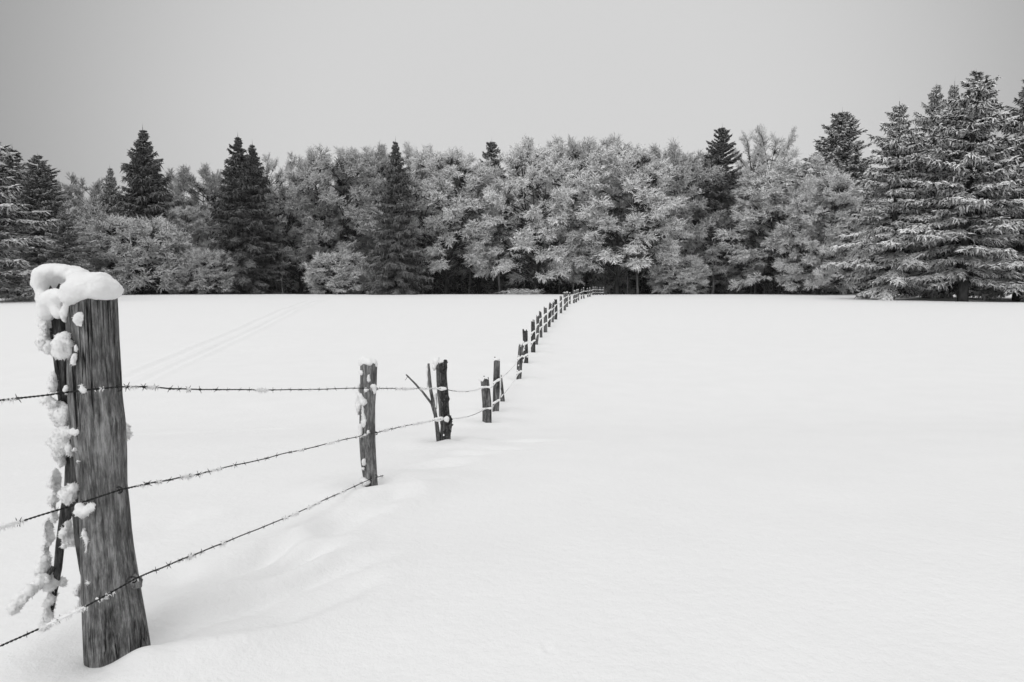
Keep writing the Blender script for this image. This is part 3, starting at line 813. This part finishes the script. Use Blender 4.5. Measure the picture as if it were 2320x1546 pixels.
H0B, R0B = 24.0, 7.5
def beech(seed, low=0.08, sweep=0.5, dens=1.0, H=24.0, R=7.5, rise=0.0):
    r = np.random.default_rng(seed)
    tr, cr, br = Geo(), Geo(), Geo()
    lead = []
    fork = r.uniform(.18, .32) * H
    nt_ = 9
    base = np.stack([0.25 * np.cumsum(r.normal(0, .35, nt_)), 0.25 * np.cumsum(r.normal(0, .35, nt_)), np.linspace(-1.2, fork, nt_)], 1)
    base[:, :2] -= base[0, :2]
    tr.tube(base, np.linspace(.42, .28, nt_), 9)
    for k in range(r.integers(4, 6)):
        a = k * 2.1 + r.uniform(-.5, .5); sp = r.uniform(.12, .45)
        d0 = np.array([math.cos(a) * sp * 1.6, math.sin(a) * sp * 1.6, 1]); d1 = np.array([math.cos(a) * sp * .4, math.sin(a) * sp * .4, 1])
        Lh = (H * r.uniform(.72, .90) - fork) * r.uniform(.85, 1)
        c_ = curve(base[-1], d0 / np.linalg.norm(d0), d1 / np.linalg.norm(d1), Lh, 10)
        c_ += np.cumsum(r.normal(0, .12, c_.shape), 0) * [1, 1, .2]
        tr.tube(c_, np.linspace(.22, .03, 10), 7)
        lead.append(c_)
    lump_ = lambda d: 1 + .18 * noise(d[None] * 2.3, seed)[0] + .12 * noise(d[None] * 5.1, seed + 1)[0]
    nl = int(118 * dens)
    for k in range(nl):
        hz = low + (0.955 - low) * ((k + r.uniform(0, 1)) / nl) ** 0.85
        a = k * 2.39996 + r.uniform(-.4, .4)
        rel = (hz - 0.46) / (0.55)
        env = R * math.sqrt(max(0.06, 1 - abs(rel) ** (2.2 if rel > 0 else 3.4))) * r.choice([r.uniform(.8, 1.08), r.uniform(.45, .9)], p=[.75, .25])
        dirh = np.array([math.cos(a), math.sin(a), 0])
        env *= lump_(np.array([math.cos(a), math.sin(a), hz * 2]))
        zt = hz * H
        zs = max(low * H * .6, zt - env * r.uniform(.25, .9) * sweep - .5)
        if zs < fork:
            p0 = np.array([np.interp(zs, base[:, 2], base[:, 0]), np.interp(zs, base[:, 2], base[:, 1]), zs])
        else:
            cands = [c_[np.argmin(abs(c_[:, 2] - zs))] for c_ in lead]
            p0 = max(cands, key=lambda p: p[:2] @ dirh[:2] + r.normal(0, .8))
        p1 = dirh * env + [0, 0, zt]
        v = p1 - p0; Lb = np.linalg.norm(v) * 1.05
        if Lb < .8: continue
        vn = v / np.linalg.norm(v)
        droop = (-0.5 if hz < .35 else (-.05 if hz < .65 else .3)) + rise
        c_ = curve(p0, vn + [0, 0, .35], vn + [0, 0, droop], Lb, 9)
        c_ += (p1 - c_[-1]) * np.linspace(0, 1, 9)[:, None] * .8
        tr.tube(c_, np.linspace(.09, .02, 9) * min(1, Lb / 5) + .01, 5, False)
        ns = max(9, int(Lb * 3.0 * dens))
        for q in range(ns):
            s = 1 - .55 * r.uniform(0, 1.0) ** 1.6
            x = s * 8; i = min(7, int(x)); pp = c_[i] + (c_[i + 1] - c_[i]) * (x - i)
            tg = c_[i + 1] - c_[i]; tg = tg / np.linalg.norm(tg)
            side = np.cross(tg, [0, 0, 1]); side /= np.linalg.norm(side) + 1e-6
            dd = tg * r.uniform(.5, 1) + side * r.choice([-1, 1]) * r.uniform(.2, 1.0) + np.array([0, 0, r.normal(.15, .5)])
            dd /= np.linalg.norm(dd)
            l2 = r.uniform(.6, 1.6) * (.5 + .5 * s)
            tipd = dd + np.array([0, 0, -.55 if hz < .35 else (-.15 if hz < .62 else .3)]) + dirh * .3
            b2 = curve(pp, dd, tipd / np.linalg.norm(tipd), l2, 5)
            br.tube(b2, np.linspace(.03, .012, 5), 3, False)
            rimed = s > .68 or r.uniform() < .28          # outer twigs rimed; inner ones bare, their dark colour doubling as crown shade
            g = cr if rimed else br
            m_ = 10
            ss = np.linspace(.15, 1, m_)
            pos = np.stack([np.interp(ss * 4, np.arange(5), b2[:, j]) for j in range(3)], 1)
            axis = b2[-1] - b2[-2]; axis = axis / np.linalg.norm(axis)
            s2 = np.cross(axis, [0, 0, 1]); s2 /= np.linalg.norm(s2) + 1e-6
            sg = np.where(np.arange(m_) % 2 == 0, 1, -1)[:, None]
            tw = axis * r.uniform(.5, 1, (m_, 1)) + s2 * sg * r.uniform(.25, .8, (m_, 1)) + np.stack([np.zeros(m_), np.zeros(m_), r.normal(0, .35, m_)], 1)
            tw /= np.linalg.norm(tw, axis=1, keepdims=True)
            tl = r.uniform(.6, 1.4, m_) * (1.15 - .45 * ss)
            fat = 1.0 if rimed else .55
            g.blades(pos, tw, tl, r.uniform(.09, .165, m_) * fat, r)
            g.blades(b2[[2]], [axis], [l2 * .6], [.13 * fat], r)
            rp = np.repeat(np.arange(m_), 3)
            f = np.tile([.3, .55, .8], m_) + r.uniform(-.1, .1, 3 * m_)
            tp = pos[rp] + tw[rp] * (tl[rp] * f)[:, None]
            td = tw[rp] * .8 + r.normal(0, .5, (3 * m_, 3)) + [0, 0, -.1]
            g.blades(tp, td, tl[rp] * r.uniform(.3, .6, 3 * m_), r.uniform(.07, .12, 3 * m_) * fat, r)
    return tr.mesh('trunk', M_BARK, True), two_mats('crown', cr, M_TWIG, br, M_BARE)

H0S, R0S = 22.0, 5.0
def spruce(seed, pitch0=-.05, pitch1=.55, droop=.30, power=.75, whorl=.72, fir=False, base=.04, hang=1.0, rag=.28, nbr=5, wide=1.0):
    r = np.random.default_rng(seed)
    H, R = H0S, R0S
    tr, cr = Geo(), Geo()
    n = 16
    zz = np.linspace(-1.0, H, n)
    c0 = np.stack([.05 * np.cumsum(r.normal(0, .5, n)), .05 * np.cumsum(r.normal(0, .5, n)), zz], 1); c0[:, :2] -= c0[0, :2]
    tr.tube(c0, np.linspace(.36, .02, n), 9)
    h = base * H
    Z1 = lambda x: np.stack([np.zeros(len(x)), np.zeros(len(x)), x], 1)
    while h < H * .985:
        t_ = (H - h) / H
        nb = nbr + int(3 * min(1, t_ * 2.2))
        a0 = r.uniform(0, 6.28)
        for k in range(nb):
            a = a0 + k * 2 * math.pi / nb + r.normal(0, .28)
            prof = (t_ ** power) * min(1, t_ / .16) ** .45 * (1 - .30 * max(0, (t_ - .82) / .18))
            if fir: prof = min(1, 1.35 * t_ ** .68) * min(1, t_ / .10) ** .35 * (1 - .25 * max(0, (t_ - .8) / .2))
            Lb = R * prof * r.uniform(1 - rag * 1.7, 1 + rag * .6) + .08
            hh = h + r.uniform(-.35, .35) * min(1, t_ * 3)
            pitch = pitch0 + (pitch1 - pitch0) * (1 - t_) ** 2.0 + r.normal(0, .10)
            dirh = np.array([math.cos(a), math.sin(a), 0])
            ax = np.array([np.interp(hh, zz, c0[:, 0]), np.interp(hh, zz, c0[:, 1]), hh])
            nn = 9
            s = np.linspace(0, 1, nn)
            z = Lb * (math.tan(pitch) * s - droop * t_ ** .4 * s ** 1.6 + .62 * droop * t_ ** .4 * s ** 4)
            c_ = ax + dirh * (s * Lb)[:, None]; c_[:, 2] += z
            c_[:, :2] += np.outer(s ** 2 * r.normal(0, .1) * Lb, [-dirh[1], dirh[0]])
            tr.tube(c_, np.linspace(.045, .012, nn) * min(1, Lb / 3) + .006, 4, False)
            side = np.array([-dirh[1], dirh[0], 0])
            m_ = max(5, int(Lb / .17))
            ss = np.linspace(.15, .98, m_) + r.uniform(-.02, .02, m_)
            ss = np.repeat(ss, 2); sg = np.tile([1, -1], m_)
            M = len(ss)
            pos = np.stack([np.interp(ss, s, c_[:, j]) for j in range(3)], 1)
            sl_ = np.interp(ss, s, np.gradient(z, s * Lb))
            fw = dirh[None] + Z1(sl_)
            l = np.clip(.34 * Lb * (1.08 - ss) * np.minimum(1, ss * 3.5) + .22, .2, 1.5) * r.uniform(.65, 1.25, M) * wide
            D = fw * r.uniform(.55, .95, (M, 1)) + side[None] * (sg * r.uniform(.4, .9, M))[:, None] + Z1(r.normal(-.22 * hang, .16, M))
            D /= np.linalg.norm(D, axis=1, keepdims=True)
            tn = min(1, Lb / 2.4 + .3)
            cr.blades(pos, D, l, r.uniform(.8, 1.2, M) * .18 * tn, r)
            for f in (.2, .45, .7, .92):
                tp = pos + D * (l * f)[:, None]
                s2 = np.cross(D, [0, 0, 1.0]); s2 /= np.linalg.norm(s2, axis=1, keepdims=True) + 1e-6
                for sgn in (-1, 1):
                    td = D * .7 + s2 * sgn * r.uniform(.3, .9, (M, 1)) + Z1(r.normal(-.38 * hang, .25, M))
                    cr.blades(tp, td, l * r.uniform(.24, .46, M) * (1.15 - .4 * f) + .1 * tn, r.uniform(.09, .15, M) * tn, r)
            # hanging shoots below the bough
            for rnd in range(2 if hang > .7 else 1):
                hp = r.uniform(0, 1, M) < .8
                q = hp.sum()
                cr.blades(pos[hp] + D[hp] * (l[hp] * r.uniform(0, .9, q))[:, None],
                          np.stack([r.normal(0, .3, q), r.normal(0, .3, q), -np.ones(q)], 1) + .35 * fw[hp],
                          r.uniform(.25, .75, q) * hang * min(1, Lb / 2.2 + .2), r.uniform(.10, .17, q), r)
            # snow-loaded needles along the top of the bough
            cr.blades(pos[::2] + [0, 0, .05], fw[::2] + .35 * side * r.normal(0, 1, (len(pos[::2]), 1)), r.uniform(.35, .7, len(pos[::2])) * min(1, Lb / 2 + .25), r.uniform(.18, .28, len(pos[::2])) * min(1, Lb / 2.5 + .25), r)
        h += whorl * r.uniform(.75, 1.25) * (.5 + .65 * t_)
    cr.blades([[c0[-1, 0], c0[-1, 1], H - .5]], [[0, 0, 1]], [1.1], [.06], r)
    return tr.mesh('trunk', M_BARK, True), cr.mesh('crown', M_NEEDLE)

BEECH = [beech(11), beech(12, .19, .7), beech(13, .10, .45), beech(14, .20, .9, .95), beech(15, .05, .5)]
BEECH_LOW = [beech(23, .04, .8, .85, 10.0, 5.5, .35), beech(24, .04, 1.0, .8, 10.0, 5.0, .45)]
BEECH_THIN = [beech(21, .22, 1.1, .62), beech(22, .18, 1.3, .6)]
SPRUCE = [spruce(31, -.16, .75, .30, .60, .95, base=.11, rag=.36), spruce(32, -.24, .7, .26, .66, .95, base=.10, rag=.36), spruce(33, -.08, .75, .34, .62, .9, base=.06, rag=.32)]
SPIRE = [spruce(41, -.30, .7, .25, .88, .60, False, .03, 1.2, .34), spruce(42, -.22, .7, .2, .92, .62, False, .03, 1.3, .34)]
FIR = [spruce(51, .02, .55, .12, .8, .62, True, .05, .45, .24), spruce(52, .05, .45, .15, .8, .66, True, .05, .6, .3)]

ntree = 0
def tree(name, var, u, vtop, hw, Y, snow, label, cat, group, H0=None, R0=None, vbase=None, rz=None):
    global ntree
    r = np.random.default_rng(900 + ntree); ntree += 1
    x = (u - CU) / F * Y / (math.cos(PITCH))
    top = at(u, vtop, Y)
    gz = float(base_ground(np.array(top[0]), np.array(Y)))
    zb = gz if vbase is None else at(u, vbase, Y)[2]
    o = empty(name, (top[0], Y, zb), label, cat, group)
    sz = (top[2] - zb) / H0; sr = hw / F * Y / R0
    for nm, me in zip(('trunk', 'crown'), var):
        c_ = bpy.data.objects.new(nm, me); COL.objects.link(c_); c_.parent = o
        c_['snow'] = float(snow)
    o.scale = (sr, sr, sz)
    o.rotation_euler = (0, 0, r.uniform(0, 6.28) if rz is None else rz)
    return o
GS, GB, GF = 'snowy spruces', 'rime-covered beeches along the wood', 'firs rising above the beeches'
def sp(var, u, vt, hw, Y, snow, label, cat='spruce', name='spruce_tree', g=GS):
    return tree(name, var, u, vt, hw, Y, snow, label, cat, g, H0S, R0S)
def be(var, u, vt, hw, Y, snow, label, cat='beech', name='beech_tree', g=GB):
    return tree(name, var, u, vt, hw * 1.02, Y, snow, label, cat, g, H0B, R0B)
def lo(k, u, vt, hw, Y, snow, label):
    return tree('young_beech', BEECH_LOW[k], u, vt, hw, Y, snow, label, 'tree', GB, 10.0, 5.5)

# left group
sp(SPRUCE[0], -88, 240, 195, 57, 1.15, 'nearest left spruce with long snow-laden boughs reaching in from the left edge')
sp(SPRUCE[1], 25, 332, 125, 84, .55, 'dark pointed spruce top at far left, behind the boughs at the edge')
sp(FIR[1], 85, 350, 85, 82, .5, 'bushy-topped dark conifer right of the far left spruce tip', 'conifer', 'fir_tree', GF)
sp(SPRUCE[2], 140, 470, 62, 72, .6, 'small steep spruce sloping down behind the snow cap of the biggest post')
be(BEECH_THIN[0], 185, 402, 72, 126, .42, 'dim grey beech with visible dark trunk in the gap between left conifers')
sp(SPIRE[1], 248, 376, 70, 108, .75, 'slender frosted spruce just left of the tall dark left spire')
sp(SPIRE[1], 322, 288, 112, 104, .28, 'tall dark spruce standing highest among the left trees')
lo(0, 305, 503, 100, 92, .8, 'low frosted tree spreading in front of the tall dark left spruce')
be(BEECH[0], 440, 382, 85, 122, 0.56, 'hazy beech top between the tall left spruce and the twin-tipped spruces')
be(BEECH[1], 425, 470, 80, 106, 0.74, 'pale beech with bright sprays left of the twin-tipped dark spruces')
sp(SPIRE[0], 540, 306, 100, 97, .2, 'taller left one of the twin dark spruces')
sp(SPIRE[1], 572, 324, 88, 100, .24, 'shorter right one of the twin dark spruces')
lo(1, 470, 570, 60, 93, .7, 'low frosted tree at the foot of the twin dark spruces')
# middle
be(BEECH_THIN[1], 645, 350, 75, 124, .75, 'rounded airy beech crown right behind the twin dark spruces')
be(BEECH[3], 672, 430, 95, 106, 0.56, 'dark upswept beech just right of the twin dark spruces')
be(BEECH[0], 765, 343, 105, 108, 0.74, 'broad pale beech left of the dark central spruce')
be(BEECH[2], 835, 334, 85, 113, 0.70, 'pale beech partly covered by the left side of the dark central spruce')
lo(1, 770, 578, 72, 97, .85, 'low bright frosted tree left of the foot of the dark central spruce')
sp(SPIRE[1], 897, 316, 82, 93, .26, 'single dark spruce with snow tufts in the centre of the beeches')
be(BEECH_THIN[0], 945, 328, 70, 118, .85, 'feathery beech top peeking over the right shoulder of the dark central spruce')
be(BEECH[1], 1010, 342, 115, 104, 0.97, 'wide beech with dark forking limbs right of the dark central spruce')
be(BEECH[3], 1085, 382, 80, 112, 0.66, 'greyer beech below the lone fir tip in the middle')
sp(FIR[0], 1114, 318, 62, 114, .55, 'lone small fir tip poking above the middle beeches', 'fir', 'fir_tree', GF)
be(BEECH[2], 1212, 325, 112, 102, 1.03, 'big beech directly above the upper end of the curving fence')
be(BEECH[0], 1290, 316, 85, 115, 0.72, 'high beech top left of the tallest pale crown')
be(BEECH[4], 1370, 318, 110, 116, 0.72, 'tallest pale beech crown, at the back behind the end of the fence')
be(BEECH[1], 1405, 335, 125, 99, 1.05, 'largest front beech with dark hollow under its crown, right of the fence end')
be(BEECH[3], 1495, 335, 100, 107, 0.74, 'beech with tufted top right of the largest front beech')
be(BEECH[2], 1565, 345, 100, 109, 0.70, 'wide beech with low boughs just left of the right-hand dark fir spire')
# right
sp(FIR[0], 1636, 286, 70, 106, .36, 'dark spire-shaped fir between the beeches right of centre', 'fir', 'fir_tree', GF)
be(BEECH_THIN[1], 1735, 290, 85, 119, .8, 'thin airy beech with curling top twigs right of the dark fir spire')
be(BEECH[0], 1800, 368, 130, 98, 0.97, 'broad dome-shaped beech standing left of the big right spruces')
be(BEECH[3], 1690, 450, 70, 110, 0.62, 'shaded beech filling the gap below the dark fir spire')
be(BEECH[4], 1868, 398, 85, 91, 0.95, 'beech right of the dome-shaped beech, covering the lower half of the rounded fir')
sp(FIR[0], 1908, 251, 108, 98, 1.05, 'rounded snowy fir rising behind the left edge of the big right spruces', 'fir', 'fir_tree', GF)
sp(SPRUCE[1], 2040, 230, 130, 66, 1.15, 'leftmost of the big right spruces, snow-laden down to its bare foot')
sp(SPRUCE[2], 2122, 194, 95, 72, 1.0, 'spruce tip just left of the tallest right spruce')
sp(SPRUCE[1], 2163, 184, 75, 75, .9, 'narrow spruce tip squeezed behind the tallest right spruce')
sp(SPRUCE[0], 2212, 163, 168, 62, 1.2, 'tallest right spruce with broad tiered snowy boughs and open trunk')
sp(SPRUCE[2], 2338, 172, 140, 67, .8, 'darker spruce cut off by the right edge')
lo(1, 1540, 585, 62, 98, .85, 'bright weeping frosted small tree right of the dark hollow under the largest beech')
# frosted brush along the wood edge
GBR = 'frosted bushes at the wood edge'
def bush(seed, n, hgt, spread):
    r = np.random.default_rng(seed)
    tr, cr = Geo(), Geo()
    for k in range(n):
        a = r.uniform(0, 6.28); el = r.uniform(.25, 1.2)
        d0 = np.array([math.cos(a) * math.cos(el), math.sin(a) * math.cos(el), math.sin(el)])
        L = r.uniform(.5, 1) * hgt * (1 if el > .7 else spread)
        c_ = curve(np.array([0, 0, -.3]), d0, d0 + np.array([0, 0, -1.1]) + r.normal(0, .3, 3), L * 1.3, 7)
        tr.tube(c_, np.linspace(.03, .01, 7), 4, False)
        m_ = 14
        ss = r.uniform(.2, 1, m_) * 6
        pos = np.stack([np.interp(ss, np.arange(7), c_[:, j]) for j in range(3)], 1)
        D = (c_[-1] - c_[2])[None] / np.linalg.norm(c_[-1] - c_[2]) + r.normal(0, .6, (m_, 3))
        D /= np.linalg.norm(D, axis=1, keepdims=True)
        l = r.uniform(.4, .9, m_)
        cr.blades(pos, D, l, .11, r)
        for f in (.3, .55, .8):
            cr.blades(pos + D * (l * f)[:, None], D + r.normal(0, .6, (m_, 3)), l * .45, .08, r)
    return tr.mesh('stems', M_BARK), cr.mesh('twigs', M_TWIG)
BUSH = [bush(71, 60, 3.0, 1.3), bush(72, 45, 3.6, 1.0)]
def bu(k, u, vt, hw, Y, label, snow=1.0):
    top = at(u, vt, Y); gz = float(base_ground(np.array(top[0]), np.array(Y)))
    o = empty('frosted_bush', (top[0], Y, gz), label, 'bush', GBR)
    for nm, me in zip(('stems', 'twigs'), BUSH[k]):
        c_ = bpy.data.objects.new(nm, me); COL.objects.link(c_); c_.parent = o; c_['snow'] = snow
    s = (top[2] - gz) / 3.0; q = hw / F * Y / 3.2
    o.scale = (q, q, s); o.rotation_euler = (0, 0, u)
bu(0, 1188, 645, 46, 96.5, 'low white frosted bush left of the top of the fence')
bu(0, 60, 655, 60, 60, 'low snowy bush at the left edge beside the near spruce', .95)

m, t, b = mat('pale_bark'); M_PALE = m
t.links.new(ramp(t, noise_node(t, 1.0, 4, 0.6, stretch=(5, 5, 1)), [(0.35, 0.06), (0.65, 0.24)]), b.inputs['Base Color'])
# young bare trunks standing under the crowns
def pole_tree(seed):
    r = np.random.default_rng(seed)
    tr, tw = Geo(), Geo()
    n = 9
    c_ = np.stack([np.cumsum(r.normal(0, .08, n)), np.cumsum(r.normal(0, .08, n)), np.linspace(-1.2, 8, n)], 1)
    tr.tube(c_, np.linspace(.13, .06, n), 7)
    for k in range(14):
        i = r.integers(3, n - 1); a = r.uniform(0, 6.28)
        d = np.array([math.cos(a), math.sin(a), r.uniform(-.1, .7)])
        b = curve(c_[i], d, d + [0, 0, -.3], r.uniform(1, 2.4), 5)
        tr.tube(b, np.linspace(.03, .01, 5), 4, False)
        m_ = 10
        ss = r.uniform(.8, 4, m_)
        pos = np.stack([np.interp(ss, np.arange(5), b[:, j]) for j in range(3)], 1)
        D = (b[-1] - b[0])[None] / 2 + r.normal(0, .7, (m_, 3))
        tw.blades(pos, D, r.uniform(.3, .7, m_), .06, r)
    return tr.mesh('trunk', M_PALE, True), tw.mesh('twigs', M_TWIG)
POLE = [pole_tree(81), pole_tree(82), pole_tree(83)]
r = np.random.default_rng(84)
for u in (1345, 1372, 1398, 1422, 1450, 1478, 1545, 1582, 1612, 1655, 1700, 1712, 1728, 1745, 1762, 1778, 1805, 1835, 1868, 960, 1062, 1130, 870, 640, 225, 1265, 1300, 1895, 1935, 2080, 2110):
    Y = r.uniform(98, 108); p = at(u, 600, Y); gz = float(base_ground(np.array(p[0]), np.array(Y)))
    o = empty('bare_sapling', (p[0], Y, gz), 'thin bare young trunk standing in the shade under the crowns at the wood edge', 'sapling', 'bare young trunks under the crowns')
    k = r.integers(0, 3)
    for nm, me in zip(('trunk', 'twigs'), POLE[k]):
        c_ = bpy.data.objects.new(nm, me); COL.objects.link(c_); c_.parent = o; c_['snow'] = .6
    s = r.uniform(.7, 1.3); o.scale = (s * r.uniform(.7, 1.6),) * 2 + (s,); o.rotation_euler = (0, 0, r.uniform(0, 6.28))

# the depth of the wood behind, one mass
def wood():
    r = np.random.default_rng(7)
    tr, tw = Geo(), Geo()
    for k in range(620):
        Y = r.uniform(114, 165); u = r.uniform(-250, 2570)
        vt = np.interp(u, [0, 180, 320, 440, 650, 830, 1010, 1100, 1300, 1450, 1560, 1700, 1900, 2300], [440, 450, 440, 430, 400, 380, 385, 390, 350, 370, 385, 390, 400, 400])
        p = at(u, vt, Y); gz = float(base_ground(np.array(p[0]), np.array(Y)))
        hh = (p[2] - gz) * r.uniform(.55, 1.0)
        tr.tube([[p[0], Y, gz - 1], [p[0] + r.normal(0, .4), Y, gz + hh * .5], [p[0] + r.normal(0, .8), Y, gz + hh]], [.25, .16, .03], 5, False)
        m_ = 420
        zz = r.uniform(.04, 1, m_) ** .8
        rr = 3.2 * np.sqrt(np.clip(1 - (zz - .45) ** 2 * 2.6, .05, 1)) * np.sqrt(r.uniform(0, 1, m_))
        a = r.uniform(0, 6.28, m_)
        P0 = np.stack([p[0] + rr * np.cos(a), Y + rr * np.sin(a), gz + zz * hh], 1)
        D = np.stack([np.cos(a), np.sin(a), r.normal(.5, .5, m_)], 1) + r.normal(0, .4, (m_, 3))
        tw.blades(P0, D, r.uniform(.7, 1.9, m_), r.uniform(.10, .20, m_), r)
        q_ = 260
        P0 = np.stack([p[0] + r.normal(0, 2.2, q_), Y + r.normal(0, 2, q_), gz + r.uniform(0, 6.5, q_)], 1)
        tr.blades(P0, r.normal(0, 1, (q_, 3)) + [0, 0, .3], r.uniform(.8, 2.2, q_), r.uniform(.12, .24, q_), r)
    o = link('distant_wood', None) if False else None
    g = Geo()
    V = np.concatenate(tr.V + tw.V)
    nt_ = sum(len(x) for x in tr.V)
    Tt = np.concatenate(tr.T); Tw = np.concatenate(tw.T) + nt_
    me = mesh_tris('distant_wood', V, np.concatenate([Tt, Tw]), M_BARK)
    me.materials.append(M_TWIG)
    me.polygons.foreach_set('material_index', np.r_[np.zeros(len(Tt), np.int32), np.ones(len(Tw), np.int32)])
    o = bpy.data.objects.new('distant_wood', me); COL.objects.link(o)
    o['snow'] = .55
    tag(o, 'deep dim mass of frosted woodland filling the gaps behind the front trees', 'woodland', None, 'stuff')
wood()

# ------------------------------------------------------------------ ground mesh
for u, Y, wr, wd in ((2040, 66, 2.2, .25), (2212, 62, 3, .3), (2150, 65, 2, .2), (2330, 64, 4, .35)):
    p = at(u, 680, Y); WELLS.append((p[0], Y, wr, wd))
na, nr = 1000, 520
aa = np.linspace(-math.pi * .36, math.pi * .36, na)
rr = np.exp(np.linspace(math.log(.9), math.log(170), nr))
A, Rg = np.meshgrid(aa, rr)
X = Rg * np.sin(A); Yg = Rg * np.cos(A)
Z = ground(X, Yg)
V = np.stack([X, Yg, Z], -1).reshape(-1, 3)
i, j = np.meshgrid(np.arange(nr - 1), np.arange(na - 1), indexing='ij')
q = (i * na + j).ravel()
T = np.stack([q, q + 1, q + na + 1, q + na], 1)
fld = bpy.data.objects.new('snow_field', mesh_tris('snow_field', V, T, M_SNOW, True)); COL.objects.link(fld)
tag(fld, None, None, None, 'structure')
# the country beyond and around, a little lower, out to the horizon
n2 = 120
g1 = np.sinh(np.linspace(-6, 6, n2)) / math.sinh(6) * 3000
X, Yg = np.meshgrid(g1, g1)
Z = base_ground(X, Yg) - .25 - 1.5 * sstep(150, 600, np.hypot(X, Yg))
i, j = np.meshgrid(np.arange(n2 - 1), np.arange(n2 - 1), indexing='ij')
q = (i * n2 + j).ravel()
far = bpy.data.objects.new('snow_terrain', mesh_tris('snow_terrain', np.stack([X, Yg, Z], -1).reshape(-1, 3), np.stack([q, q + 1, q + n2 + 1, q + n2], 1), M_SNOW, True))
COL.objects.link(far)
tag(far, None, None, None, 'structure')

# ------------------------------------------------------------------ winter haze
def make_haze(density):
    m = bpy.data.materials.new('winter_haze'); m.use_nodes = True
    t = m.node_tree; t.nodes.clear()
    o_ = t.nodes.new('ShaderNodeOutputMaterial'); v = t.nodes.new('ShaderNodeVolumePrincipled')
    v.inputs['Color'].default_value = (.95, .95, .95, 1); v.inputs['Density'].default_value = density; v.inputs['Anisotropy'].default_value = 0.2
    t.links.new(v.outputs[0], o_.inputs['Volume'])
    bm = bmesh.new()
    bmesh.ops.create_cube(bm, size=1.0, matrix=Matrix.Translation((0, 0, 8)) @ Matrix.Diagonal((7000, 7000, 68, 1)))
    me = bpy.data.meshes.new('haze'); bm.to_mesh(me); bm.free(); me.materials.append(m)
    o = bpy.data.objects.new('haze', me); COL.objects.link(o)
    tag(o, None, None, None, 'stuff')
make_haze(0.00016)
